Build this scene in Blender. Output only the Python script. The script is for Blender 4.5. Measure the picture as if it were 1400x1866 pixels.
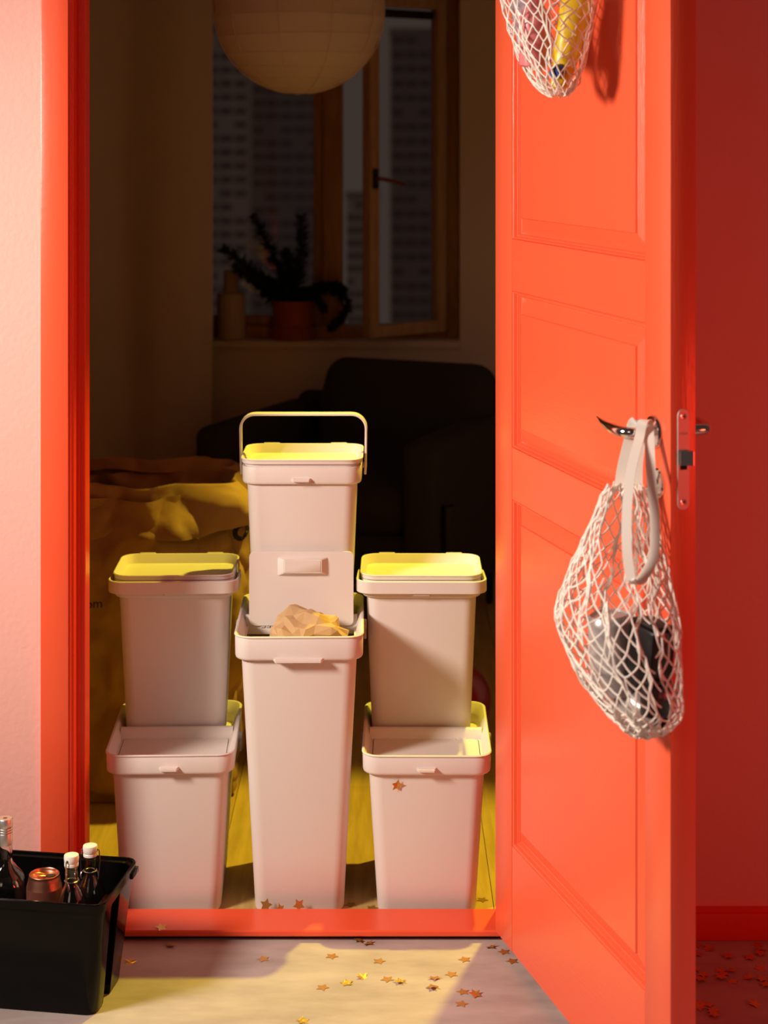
import bpy, bmesh, math, random
from mathutils import Vector, Matrix, noise
from mathutils.bvhtree import BVHTree

# ------------------------------------------------------------------ reset
for o in list(bpy.data.objects):
    bpy.data.objects.remove(o, do_unlink=True)
scene = bpy.context.scene
COL = scene.collection
random.seed(7)
PI = math.pi

# ------------------------------------------------------------------ camera
F, CX, HY, HC = 3260.0, 700.0, 240.0, 1.539      # focal length (px), centre column, horizon row, eye height
cam = bpy.data.cameras.new('camera')
cam.sensor_fit = 'VERTICAL'
cam.sensor_height = 48.0
cam.lens = F / 1866.0 * 48.0
cam.shift_y = -(933.0 - HY) / 1866.0
cam.clip_start = 0.05
cam.clip_end = 2000
cam.dof.use_dof = True
cam.dof.focus_distance = 3.35
cam.dof.aperture_fstop = 5.6
cam_o = bpy.data.objects.new('camera', cam)
COL.objects.link(cam_o)
cam_o.location = (0, 0, HC)
cam_o.rotation_euler = (PI / 2, 0, 0)
scene.camera = cam_o

# ------------------------------------------------------------------ world, lights, exposure
world = bpy.data.worlds.new('world')
scene.world = world
world.use_nodes = True
bg = world.node_tree.nodes['Background']
bg.inputs[0].default_value = (0.62, 0.44, 0.37, 1)
bg.inputs[1].default_value = 0.060

def light(name, kind, loc, target, power, color, size=0.1, **kw):
    l = bpy.data.lights.new(name, kind)
    l.energy = power
    l.color = color
    if kind == 'AREA':
        l.shape = 'DISK'
        l.size = size
    elif kind == 'SPOT':
        l.shadow_soft_size = size
        l.spot_size = kw.get('cone', 1.0)
        l.spot_blend = kw.get('blend', 0.4)
    o = bpy.data.objects.new(name, l)
    COL.objects.link(o)
    o.location = loc
    o.rotation_euler = (Vector(target) - Vector(loc)).to_track_quat('-Z', 'Y').to_euler()
    return o

light('key_lamp', 'SPOT', (-2.0, 2.05, 1.85), (0.40, 3.12, 0.75), 335, (1.0, 0.86, 0.73), 0.28,
      cone=math.radians(88), blend=1.0)
light('hall_lamp', 'AREA', (-1.7, -1.8, 3.0), (0.0, 3.5, 0.7), 12, (1.0, 0.66, 0.52), 1.5)  # unseen area light added as weak warm fill for hall and room
light('red_party_lamp', 'AREA', (1.9, 1.75, 0.85), (0.60, 3.0, 1.0), 9.5, (1.0, 0.045, 0.018), 0.4)
light('room_spot_lamp', 'SPOT', (0.50, 4.32, 2.50), (-0.13, 3.45, 0.25), 222, (1.0, 0.82, 0.055), 0.030,
      cone=math.radians(43), blend=0.40)

vs = scene.view_settings
vs.view_transform = 'Standard'
vs.look = 'None'
vs.gamma = 1.0
vs.use_curve_mapping = False
vs.exposure = 0.18

# ------------------------------------------------------------------ pixel helpers
def at(x, y, Y):
    return Vector(((x - CX) * Y / F, Y, HC - (y - HY) * Y / F))
def on_floor(x, y, z=0.0):
    Y = F * (HC - z) / (y - HY)
    return Vector(((x - CX) * Y / F, Y, z))

# ------------------------------------------------------------------ materials
MATS = {}
def mat(name, col, rough=0.5, metal=0.0, spec=0.5, var=0.0, vscale=8.0, bump=0.0, bscale=60.0, stretch=None,
        col2=None, trans=0.0, ior=1.45, coat=0.0, alpha=1.0, detail=4.0):
    m = bpy.data.materials.new(name)
    m.use_nodes = True
    nt = m.node_tree
    b = nt.nodes['Principled BSDF']
    b.inputs['Base Color'].default_value = (*col, 1)
    b.inputs['Roughness'].default_value = rough
    b.inputs['Metallic'].default_value = metal
    b.inputs['Specular IOR Level'].default_value = spec
    b.inputs['IOR'].default_value = ior
    b.inputs['Transmission Weight'].default_value = trans
    b.inputs['Coat Weight'].default_value = coat
    b.inputs['Coat Roughness'].default_value = 0.1
    tc = nt.nodes.new('ShaderNodeTexCoord')
    mp = nt.nodes.new('ShaderNodeMapping')
    if stretch:
        mp.inputs['Scale'].default_value = stretch
    nt.links.new(tc.outputs['Object'], mp.inputs[0])
    if var > 0 or col2:
        n = nt.nodes.new('ShaderNodeTexNoise')
        n.inputs['Scale'].default_value = vscale
        n.inputs['Detail'].default_value = detail
        n.inputs['Roughness'].default_value = 0.6
        nt.links.new(mp.outputs[0], n.inputs['Vector'])
        r = nt.nodes.new('ShaderNodeValToRGB')
        c2 = col2 if col2 else tuple(max(0, c * (1 - var)) for c in col)
        c1 = col if col2 else tuple(min(1, c * (1 + var)) for c in col)
        r.color_ramp.elements[0].position = 0.35
        r.color_ramp.elements[1].position = 0.65
        r.color_ramp.elements[0].color = (*c2, 1)
        r.color_ramp.elements[1].color = (*c1, 1)
        nt.links.new(n.outputs[0], r.inputs[0])
        nt.links.new(r.outputs[0], b.inputs['Base Color'])
    if bump > 0:
        n2 = nt.nodes.new('ShaderNodeTexNoise')
        n2.inputs['Scale'].default_value = bscale
        n2.inputs['Detail'].default_value = 3
        nt.links.new(mp.outputs[0], n2.inputs['Vector'])
        bp = nt.nodes.new('ShaderNodeBump')
        bp.inputs['Strength'].default_value = bump
        bp.inputs['Distance'].default_value = 0.002
        nt.links.new(n2.outputs[0], bp.inputs['Height'])
        nt.links.new(bp.outputs[0], b.inputs['Normal'])
    MATS[name] = m
    return m

mat('pink_paint', (0.86, 0.45, 0.39), 0.6, bump=0.35, bscale=90)
mat('red_paint', (0.86, 0.105, 0.040), 0.30, spec=0.5, bump=0.12, bscale=55, stretch=(1, 1, 1))
mat('door_paint_v', (0.88, 0.120, 0.048), 0.30, spec=0.85, bump=0.22, bscale=70, stretch=(6, 6, 0.25))
mat('door_paint_h', (0.88, 0.120, 0.048), 0.30, spec=0.85, bump=0.22, bscale=70, stretch=(0.25, 6, 6))
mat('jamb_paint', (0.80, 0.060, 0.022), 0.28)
mat('plaster', (0.62, 0.50, 0.43), 0.8, bump=0.1, bscale=70)
mat('ceiling_paint', (0.60, 0.55, 0.50), 0.9)
mat('concrete', (0.52, 0.46, 0.43), 0.55, col2=(0.38, 0.325, 0.305), vscale=6.5, bump=0.10, bscale=150, stretch=(0.8, 2.2, 1), detail=9.0)
mat('oak', (0.60, 0.38, 0.14), 0.4, col2=(0.46, 0.28, 0.095), vscale=9, stretch=(6, 0.5, 1), bump=0.1, bscale=40)
mat('oak_light', (0.66, 0.44, 0.165), 0.4, col2=(0.52, 0.33, 0.115), vscale=9, stretch=(6, 0.5, 1), bump=0.1, bscale=40)
mat('subfloor', (0.12, 0.08, 0.05), 0.9)
mat('pine', (0.42, 0.21, 0.08), 0.45, col2=(0.30, 0.14, 0.05), vscale=14, stretch=(5, 5, 0.6))
mat('pine_pale', (0.52, 0.33, 0.19), 0.5, col2=(0.42, 0.25, 0.13), vscale=14, stretch=(5, 5, 0.6))
mat('bin_plastic', (0.74, 0.67, 0.63), 0.42, spec=0.4, bump=0.05, bscale=900)
mat('bin_inside', (0.74, 0.67, 0.63), 0.5)
mat('hinge_grey', (0.34, 0.31, 0.28), 0.5)
mat('black_plastic', (0.0025, 0.0025, 0.0025), 0.13, spec=0.14)
mat('chrome', (0.80, 0.78, 0.76), 0.10, metal=1.0)
mat('steel', (0.52, 0.52, 0.52), 0.32, metal=1.0)
mat('plate_metal', (0.62, 0.55, 0.52), 0.45, metal=0.55)
mat('dark_hole', (0.02, 0.015, 0.012), 0.9)
mat('kraft', (0.40, 0.22, 0.09), 0.75, var=0.10, vscale=14, bump=0.3, bscale=55)
mat('kraft_pale', (0.56, 0.36, 0.18), 0.75, var=0.06, vscale=14, bump=0.25, bscale=70)
mat('print_ink', (0.015, 0.012, 0.01), 0.7)
mat('cotton', (0.92, 0.86, 0.79), 0.9, bump=0.08, bscale=300)
mat('gold_foil', (0.70, 0.40, 0.10), 0.33, metal=0.75)
mat('gold_crinkle', (0.85, 0.60, 0.10), 0.25, metal=0.8, bump=1.0, bscale=500)
mat('copper', (0.62, 0.26, 0.17), 0.33, metal=1.0)
mat('copper_dark', (0.30, 0.10, 0.07), 0.4, metal=0.7)
mat('glass', (0.96, 0.97, 0.95), 0.02, trans=1.0, ior=1.45)
mat('window_glass', (0.97, 0.97, 0.97), 0.0, trans=1.0, ior=1.35)
mat('porcelain', (0.82, 0.78, 0.72), 0.25)
mat('etched', (0.75, 0.75, 0.70), 0.8)
mat('wire', (0.35, 0.33, 0.31), 0.3, metal=1.0)
mat('cap_metal', (0.72, 0.69, 0.66), 0.35, metal=0.9)
mat('paper_white', (0.86, 0.74, 0.62), 0.8)
mat('linen', (0.66, 0.53, 0.44), 0.9, bump=0.2, bscale=500)
mat('charcoal_fabric', (0.030, 0.026, 0.026), 0.95, bump=0.4, bscale=500)
mat('leg_black', (0.010, 0.008, 0.008), 0.5)
mat('terracotta', (0.36, 0.075, 0.035), 0.75, var=0.1)
mat('terracotta_dark', (0.30, 0.06, 0.03), 0.75)
mat('leaf_green', (0.020, 0.032, 0.010), 0.55, var=0.3, vscale=30)
mat('soil', (0.03, 0.02, 0.012), 0.95)
mat('stoneware', (0.50, 0.36, 0.26), 0.6)
mat('latex', (0.32, 0.012, 0.02), 0.18, coat=0.3)
mat('tower_light', (0.55, 0.50, 0.47), 0.9)
mat('tower_grey', (0.36, 0.33, 0.33), 0.9)
mat('tower_window', (0.17, 0.16, 0.17), 0.3)
mat('tin_grey', (0.46, 0.42, 0.42), 0.30, metal=0.25)
mat('carton_black', (0.012, 0.011, 0.012), 0.3)
mat('plastic_clear', (0.75, 0.72, 0.85), 0.15, trans=0.55)
mat('plastic_pink', (0.75, 0.22, 0.24), 0.3, trans=0.2)
mat('plastic_blue', (0.25, 0.30, 0.62), 0.3, trans=0.25)
mat('plastic_navy', (0.03, 0.06, 0.22), 0.3)
mat('plastic_yellow', (0.80, 0.56, 0.02), 0.35)
# paper lantern: light passes through the sheet
def lantern_material():
    m = MATS['paper_white']; nt = m.node_tree
    b = nt.nodes['Principled BSDF']; out = nt.nodes['Material Output']
    tr = nt.nodes.new('ShaderNodeBsdfTranslucent'); tr.inputs[0].default_value = (0.78, 0.62, 0.44, 1)
    mx = nt.nodes.new('ShaderNodeMixShader'); mx.inputs[0].default_value = 0.45
    nt.links.new(b.outputs[0], mx.inputs[1]); nt.links.new(tr.outputs[0], mx.inputs[2])
    nt.links.new(mx.outputs[0], out.inputs[0])
lantern_material()

# ------------------------------------------------------------------ mesh helpers
def finish(bm, name, m, parent=None, loc=None, rot=None, smooth=True, ang=32, norm=True):
    if norm:
        bmesh.ops.recalc_face_normals(bm, faces=bm.faces[:])
    if smooth:
        lim = math.radians(ang)
        for f in bm.faces: f.smooth = True
        for e in bm.edges:
            if len(e.link_faces) == 2 and e.calc_face_angle(0) > lim:
                e.smooth = False
    me = bpy.data.meshes.new(name)
    bm.to_mesh(me); bm.free()
    return link(me, name, m, parent, loc, rot)
def link(me, name, m, parent=None, loc=None, rot=None):
    if m and not me.materials:
        me.materials.append(MATS[m])
    o = bpy.data.objects.new(name, me)
    COL.objects.link(o)
    if parent: o.parent = parent
    if loc is not None: o.location = loc
    if rot is not None: o.rotation_euler = rot
    return o
def thing(name, label, cat, loc=(0, 0, 0), rz=0.0, group=None):
    o = bpy.data.objects.new(name, None)
    COL.objects.link(o)
    o.empty_display_size = 0.05
    o.location = loc; o.rotation_euler = (0, 0, rz)
    return tag(o, label, cat, group)
def tag(o, label, cat, group=None):
    o['label'] = label; o['category'] = cat
    if group: o['group'] = group
    return o
def structure(o, label=None):
    o['kind'] = 'structure'
    if label:
        o['label'] = label; o['category'] = o.name.split('_')[0].split('.')[0]
    return o
def box(bm, x0, x1, y0, y1, z0, z1):
    v = [bm.verts.new(p) for p in ((x0,y0,z0),(x1,y0,z0),(x1,y1,z0),(x0,y1,z0),(x0,y0,z1),(x1,y0,z1),(x1,y1,z1),(x0,y1,z1))]
    for f in ((0,3,2,1),(4,5,6,7),(0,1,5,4),(1,2,6,5),(2,3,7,6),(3,0,4,7)):
        bm.faces.new([v[i] for i in f])
    return v
def bevel_all(bm, w, seg=2):
    bmesh.ops.bevel(bm, geom=bm.edges[:], offset=w, segments=seg, profile=0.5, affect='EDGES')
def boxo(name, m, x0, x1, y0, y1, z0, z1, parent=None, bev=0.0, seg=2, loc=None, rot=None):
    bm = bmesh.new(); box(bm, x0, x1, y0, y1, z0, z1)
    if bev: bevel_all(bm, bev, seg)
    return finish(bm, name, m, parent, loc, rot)
def rr(w, d, r, z, cx=0.0, cy=0.0, n=5):
    r = min(r, w/2 - 1e-5, d/2 - 1e-5); out = []
    for sx, sy, a0 in ((1,-1,-PI/2), (1,1,0), (-1,1,PI/2), (-1,-1,PI)):
        for k in range(n + 1):
            a = a0 + PI/2*k/n
            out.append((cx + sx*(w/2 - r) + r*math.cos(a), cy + sy*(d/2 - r) + r*math.sin(a), z))
    return out
def loft(bm, rings, cap0=True, cap1=True, closed=False):
    R = [[bm.verts.new(p) for p in r] for r in rings]
    n = len(R[0]); m = len(R)
    for i in range(m if closed else m - 1):
        a, b = R[i], R[(i+1) % m]
        for k in range(n):
            bm.faces.new((a[k], a[(k+1) % n], b[(k+1) % n], b[k]))
    if not closed:
        if cap0: bm.faces.new(R[0][::-1])
        if cap1: bm.faces.new(R[-1])
    return R
def lathe(bm, prof, seg=24, c=(0, 0, 0), cap0=True, cap1=True):
    return loft(bm, [[(c[0] + r*math.cos(2*PI*k/seg), c[1] + r*math.sin(2*PI*k/seg), c[2] + z) for k in range(seg)] for r, z in prof], cap0, cap1)
def frames(pts, closed=False):
    T = []
    n = len(pts)
    for i in range(n):
        a = pts[(i-1) % n] if (closed or i > 0) else pts[i]
        b = pts[(i+1) % n] if (closed or i < n-1) else pts[i]
        t = (b - a)
        T.append(t.normalized() if t.length > 1e-9 else Vector((0, 0, 1)))
    up = Vector((0, 0, 1)) if abs(T[0].z) < 0.9 else Vector((1, 0, 0))
    N = [(up - T[0]*up.dot(T[0])).normalized()]
    for i in range(1, n):
        v = N[-1] - T[i]*N[-1].dot(T[i])
        N.append(v.normalized() if v.length > 1e-6 else N[-1])
    return T, N
def tube(bm, pts, r, seg=8, closed=False, caps=True, flat=1.0):
    pts = [Vector(p) for p in pts]
    T, N = frames(pts, closed)
    rings = []
    for i, p in enumerate(pts):
        ri = r[i] if isinstance(r, (list, tuple)) else r
        B = T[i].cross(N[i])
        rings.append([tuple(p + N[i]*math.cos(2*PI*k/seg)*ri + B*math.sin(2*PI*k/seg)*ri*flat) for k in range(seg)])
    loft(bm, rings, caps, caps, closed)
def strip(bm, pts, wdir, w, t):
    """flat strap: cross-section w (along wdir) x t"""
    pts = [Vector(p) for p in pts]
    T, _ = frames(pts)
    rings = []
    for i, p in enumerate(pts):
        wd = Vector(wdir[i]) if isinstance(wdir, list) else Vector(wdir)
        W = (wd - T[i]*wd.dot(T[i])).normalized()
        Nn = T[i].cross(W)
        ww = w[i] if isinstance(w, list) else w
        rings.append([tuple(p + W*a*ww/2 + Nn*b*t/2) for a, b in ((-1,-1),(1,-1),(1,1),(-1,1))])
    loft(bm, rings)
def smooth_path(pts, n=6):
    pts = [Vector(p) for p in pts]; out = []
    for i in range(len(pts) - 1):
        p0 = pts[max(i-1, 0)]; p1 = pts[i]; p2 = pts[i+1]; p3 = pts[min(i+2, len(pts)-1)]
        for k in range(n):
            t = k/n
            out.append(0.5*((2*p1) + (p2-p0)*t + (2*p0-5*p1+4*p2-p3)*t*t + (3*p1-p0-3*p2+p3)*t**3))
    out.append(pts[-1])
    return out
def text_part(body, size, m, parent, loc, rot, name='print', depth=0.0002):
    c = bpy.data.curves.new(name, 'FONT'); c.body = body; c.size = size; c.extrude = depth
    c.align_x = 'CENTER'; c.align_y = 'CENTER'
    t = bpy.data.objects.new(name, c)
    me = bpy.data.meshes.new_from_object(t)
    bpy.data.objects.remove(t); bpy.data.curves.remove(c)
    me.name = name
    return link(me, name, m, parent, loc, rot)
def copy_tree(o, parent=None):
    c = o.copy(); COL.objects.link(c)
    if parent: c.parent = parent
    for ch in list(o.children): copy_tree(ch, c)
    return c

# ================================================================== SETTING
WF = 3.42                                        # front plane of the wall with the doorway
# --- hall floor
f = boxo('floor', 'concrete', -3.2, 3.2, -1.2, 3.50, -0.08, 0.0)
structure(f)
# --- wall around the doorway
structure(boxo('wall_left', 'pink_paint', -3.2, -0.645, WF, 3.52, 0, 2.9))
structure(boxo('wall_right', 'pink_paint', 0.262, 3.2, WF, 3.52, 0, 2.9))
structure(boxo('wall_lintel', 'pink_paint', -0.645, 0.262, WF, 3.52, 2.13, 2.9))
b = boxo('baseboard_right', 'jamb_paint', 0.325, 3.2, 3.402, WF, 0, 0.0515, bev=0.002)
structure(b)
bm = bmesh.new(); box(bm, 0.325, 3.2, 3.408, WF, 0.0515, 0.0585)
structure(finish(bm, 'trim_5', 'jamb_paint'))
# --- door casing, jamb and threshold
bm = bmesh.new()
box(bm, -0.653, -0.600, 3.398, WF, 0, 2.185)
bevel_all(bm, 0.0025, 2)
structure(finish(bm, 'trim_1', 'red_paint'))
def jamb_left():
    prof = [(-0.645, WF), (-0.600, 3.402), (-0.598, 3.402), (-0.5965, 3.404), (-0.5965, 3.412), (-0.5925, 3.415), (-0.5925, 3.447),
            (-0.5865, 3.447), (-0.5865, 3.453), (-0.578, 3.454), (-0.5765, 3.456), (-0.5765, 3.502), (-0.578, 3.504), (-0.645, 3.504)]
    bm = bmesh.new()
    loft(bm, [[(x, y, 0.0) for x, y in prof], [(x, y, 2.10) for x, y in prof]])
    return finish(bm, 'trim_2', 'jamb_paint', ang=20)
structure(jamb_left())
structure(boxo('trim_3', 'jamb_paint', 0.222, 0.262, WF + 0.002, 3.504, 0, 2.10, bev=0.002))
bm = bmesh.new(); box(bm, 0.264, 0.322, 3.406, WF, 0, 2.185); bevel_all(bm, 0.0025, 2)
structure(finish(bm, 'trim_6', 'red_paint'))
structure(boxo('trim_4', 'jamb_paint', -0.578, 0.222, WF, 3.504, 2.08, 2.13))
structure(boxo('trim_7', 'red_paint', -0.653, 0.262, 3.398, WF, 2.13, 2.185, bev=0.002))
bm = bmesh.new()
prof = [(3.402, 0.0085), (3.400, 0.0105), (3.400, 0.0180), (3.4025, 0.0205), (3.4955, 0.0205), (3.4975, 0.0185), (3.4975, 0.0085)]
loft(bm, [[(-0.592, y, z) for y, z in prof], [(0.222, y, z) for y, z in prof]])
th = structure(finish(bm, 'threshold', 'red_paint'))
th['label'] = 'glossy red wooden threshold board across the doorway'
boxo('threshold_base', 'dark_hole', -0.59, 0.222, 3.414, 3.496, 0.0, 0.0085, parent=th)  # near-black colour stands in for the shadow gap under the board

# --- the door, opened towards the hall
TH = math.radians(16.4)
DU = Vector((math.sin(TH), -math.cos(TH), 0)); DB = Vector((math.cos(TH), math.sin(TH), 0))
D0 = Vector((0.2117, 3.400, 0.0))
DW = 0.763; DT = 0.042
def door_pt(u, n, z):                            # u along the door, n out of its visible face
    return D0 + DU*u - DB*n + Vector((0, 0, z))
door = bpy.data.objects.new('door_1', None); COL.objects.link(door)
door.location = D0; door.rotation_euler = (0, 0, math.atan2(DU.y, DU.x))
structure(door)
door['label'] = 'glossy orange-red panelled door standing open into the hall'
U0, U1 = 0.0886, 0.6728
ZB, ZT = 0.020, 2.085
rails = [(ZB, 0.2150), (0.8577, 0.9540), (1.2445, 1.3400), (1.965, ZT)]
for a, c in ((0, U0), (U1, DW)):
    boxo('stile', 'door_paint_v', a + (0.0003 if a else 0), c - (0.0003 if not a else 0), 0, DT, ZB, ZT, parent=door, bev=0.0012, seg=2)
for a, c in rails:
    boxo('rail', 'door_paint_h', U0 + .0003, U1 - .0003, 0.0006, DT - .0006, a, c, parent=door, bev=0.0008, seg=1)
def rect(x0, x1, z0, z1, i, y): return [(x0+i, y, z0+i), (x1-i, y, z0+i), (x1-i, y, z1-i), (x0+i, y, z1-i)]
for i in range(3):
    z0, z1 = rails[i][1], rails[i+1][0]
    bm = bmesh.new()
    loft(bm, [rect(U0, U1, z0, z1, k, y) for k, y in ((0, 0.004), (0.0015, 0.0012), (0.0045, 0.0030), (0.0060, 0.0085), (0.0080, 0.0092), (0.0105, 0.0150), (0.0125, 0.0160))], False, False)
    finish(bm, 'moulding', 'door_paint_v', parent=door, ang=20)
    bm = bmesh.new()
    loft(bm, [rect(U0, U1, z0, z1, k, y) for k, y in ((0.0, 0.034), (0.0, 0.0175), (0.0115, 0.0165), (0.0395, 0.0060), (0.0410, 0.0028), (0.0440, 0.0024))], True, True)
    finish(bm, 'panel', 'door_paint_h' if i == 1 else 'door_paint_v', parent=door, ang=15)
# lock plate on the closing edge
def stadium(w, h, x, n=8):
    r = w/2; out = []
    for k in range(n + 1):
        a = -PI + PI*k/n; out.append((x, r*math.cos(a), -h/2 + r + r*math.sin(a)))
    for k in range(n + 1):
        a = PI*k/n; out.append((x, r*math.cos(a), h/2 - r + r*math.sin(a)))
    return out
bm = bmesh.new(); loft(bm, [stadium(0.0196, 0.151, -0.004), stadium(0.0196, 0.151, 0.0010), stadium(0.0186, 0.150, 0.0016)])
lp = finish(bm, 'lock_plate', 'plate_metal', parent=door, loc=(DW, DT/2, 1.0495))
for z in (0.064, -0.064):
    bm = bmesh.new(); lathe(bm, [(0.0048, 0.0), (0.0044, 0.0007), (0.0015, 0.0003)], 16)
    s = finish(bm, 'screw', 'steel', parent=lp, loc=(0.0014, 0, z), rot=(0, PI/2, 0))
    boxo('screw_slot', 'dark_hole', -0.0012, 0.0012, -0.0012, 0.0012, 0, 0.0004, parent=lp, loc=(0.0022, 0, z), rot=(0, PI/2, 0))
bm = bmesh.new()
prof = [(-0.008, 0.001), (0.010, 0.001), (0.0112, 0.0125), (0.009, 0.0130), (-0.008, 0.006)]
loft(bm, [[(x, y, z) for y, x in prof] for z in (-0.0105, 0.0105)])
finish(bm, 'latch_bolt', 'steel', parent=lp, loc=(0.001, 0.0010, 0.0025))
boxo('latch_slot', 'dark_hole', 0.0012, 0.0018, -0.0056, 0.0056, -0.0155, -0.0085, parent=lp)
text_part('ASSA', 0.0062, 'hinge_grey', lp, (0.0017, 0, 0.0385), (PI/2, 0, PI/2), 'engraving', 0.00005)
# lever handles (both faces) and key rose
def lever(side):
    s = -1 if side == 'front' else 1
    yb = 0 if side == 'front' else DT
    h = bpy.data.objects.new('lever_handle', None); COL.objects.link(h); h.parent = door; h.location = (0.711, yb, 1.0835)
    bm = bmesh.new(); lathe(bm, [(0.0255, 0.0), (0.0255, 0.003), (0.0235, 0.0065), (0.014, 0.0085), (0.011, 0.013)], 32)
    finish(bm, 'rose', 'chrome', parent=h, rot=(-s*PI/2, 0, 0))
    pts = smooth_path([(0, s*0.006, 0), (0, s*0.030, 0), (-0.003, s*0.042, 0.0), (-0.014, s*0.049, 0.0), (-0.036, s*0.0525, 0.001), (-0.066, s*0.054, 0.004), (-0.102, s*0.052, 0.0095)], 5)
    n = len(pts)
    rad = []
    for i in range(n):
        t = i/(n-1)
        rad.append(0.0088 if t < .55 else max(0.0012, 0.0088*(1 - ((t-.55)/.45)**2.2)))
    bm = bmesh.new(); tube(bm, pts, rad, 14)
    finish(bm, 'lever', 'chrome', parent=h)
    return h
lever('front'); lever('back')
bm = bmesh.new(); lathe(bm, [(0.0225, 0.0), (0.0225, 0.003), (0.020, 0.006), (0.012, 0.0065), (0.011, 0.004), (0.006, 0.004)], 32)
kr = finish(bm, 'key_rose', 'chrome', parent=door, loc=(0.724, 0, 1.008), rot=(PI/2, 0, 0))
bm = bmesh.new(); lathe(bm, [(0.0045, 0.0), (0.0045, 0.0005)], 16)
finish(bm, 'keyhole', 'dark_hole', parent=kr, loc=(0, 0.002, 0.0041))

# --- the room behind
RX0, RX1, RY0, RY1, RZ = -1.35, 1.45, 3.52, 6.40, 2.62
rf = structure(boxo('floor_room', 'subfloor', RX0, RX1, 3.498, RY1, -0.08, -0.012))
PWD = 0.112
pm = None
for i in range(25):
    x = RX0 + PWD*i
    y = 3.498
    first = 0.35 + 0.9*((i*7) % 5)/5
    lens = [first, 1.2, 1.2, 1.2]
    for j, L in enumerate(lens):
        L = min(L, RY1 - y)
        if L <= 0.02: break
        bm = bmesh.new(); box(bm, x + .0007, x + PWD - .0007, y + .0007, y + L - .0007, -0.012, -0.0002 - 0.0004*((i+j) % 3 == 0))
        finish(bm, 'plank', 'oak' if (i*3 + j*5) % 4 < 2 else 'oak_light', parent=rf, smooth=False)
        y += L
OX0, OX1, OZ0, OZ1 = -0.80, 0.272, 0.785, 2.06
bm = bmesh.new()
for a in ((RX0, OX0, 0, RZ), (OX1, RX1, 0, RZ), (OX0, OX1, 0, OZ0), (OX0, OX1, OZ1, RZ)):
    box(bm, a[0], a[1], RY1, RY1 + 0.26, a[2], a[3])
structure(finish(bm, 'wall_back', 'plaster', smooth=False))
structure(boxo('wall_room_left', 'plaster', RX0 - 0.1, RX0, RY0, RY1, 0, RZ))
structure(boxo('wall_room_right', 'plaster', RX1, RX1 + 0.1, RY0, RY1, 0, RZ))
structure(boxo('ceiling', 'ceiling_paint', RX0 - .1, RX1 + .1, RY0, RY1 + .26, RZ, RZ + 0.1))
# window
win = bpy.data.objects.new('window_1', None); COL.objects.link(win); win.location = (0, 6.49, 0); structure(win)
win['label'] = 'wooden casement window with one sash ajar'
boxo('window_sill', 'plaster', OX0, OX1, 6.385 - 6.49, 6.66 - 6.49, OZ0 - 0.02, OZ0 + 0.006, parent=win, bev=0.003)
boxo('frame_jamb', 'pine', 0.222, OX1, 0, 0.09, OZ0 + .006, OZ1, parent=win, bev=0.003)
boxo('frame_jamb', 'pine', OX0, OX0 + 0.05, 0, 0.09, OZ0 + .006, OZ1, parent=win, bev=0.003)
boxo('frame_head', 'pine', OX0 + .05, 0.222, 0, 0.09, OZ1 - 0.05, OZ1, parent=win, bev=0.003)
boxo('frame_bottom', 'pine', OX0 + .05, 0.222, 0, 0.09, OZ0 + .006, OZ0 + 0.05, parent=win, bev=0.003)
boxo('mullion', 'pine', -0.222, -0.150, -0.004, 0.09, OZ0 + .05, OZ1 - .05, parent=win, bev=0.003)
def sash(x0, x1, z0, z1, parent, loc=None, rot=None, mt='pine', st=0.042):
    s = bpy.data.objects.new('sash', None); COL.objects.link(s); s.parent = parent
    if loc: s.location = loc
    if rot: s.rotation_euler = rot
    boxo('stile', mt, x0, x0 + st, -0.022, 0.022, z0, z1, parent=s, bev=0.003)
    boxo('stile', mt, x1 - st, x1, -0.022, 0.022, z0, z1, parent=s, bev=0.003)
    boxo('rail', mt, x0 + st, x1 - st, -0.020, 0.020, z0, z0 + st, parent=s, bev=0.003)
    boxo('rail', mt, x0 + st, x1 - st, -0.020, 0.020, z1 - st, z1, parent=s, bev=0.003)
    boxo('pane', 'window_glass', x0 + st, x1 - st, -0.002, 0.002, z0 + st, z1 - st, parent=s)
    return s
sash(OX0 + .05, -0.222, OZ0 + .05, OZ1 - .05, win, loc=(0, 0.045, 0), st=0.035)
sr = sash(-0.365, 0.0, 0, OZ1 - OZ0 - 0.075, win, loc=(0.214, -0.024, OZ0 + 0.035), rot=(0, 0, math.radians(41)), mt='pine_pale')
boxo('handle_plate', 'leg_black', -0.012, 0.012, -0.006, 0, -0.035, 0.035, parent=sr, loc=(-0.344, -0.022, 0.555))
bm = bmesh.new(); tube(bm, smooth_path([(-0.344, -0.022, 0.555), (-0.344, -0.052, 0.555), (-0.325, -0.056, 0.553), (-0.24, -0.056, 0.535)], 4), 0.0075, 8)
finish(bm, 'handle', 'copper_dark', parent=sr)
boxo('air_vent', 'leg_black', -0.30, -0.06, -0.016, -0.003, OZ1 - OZ0 - 0.155, OZ1 - OZ0 - 0.125, parent=sr, bev=0.002)

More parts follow.
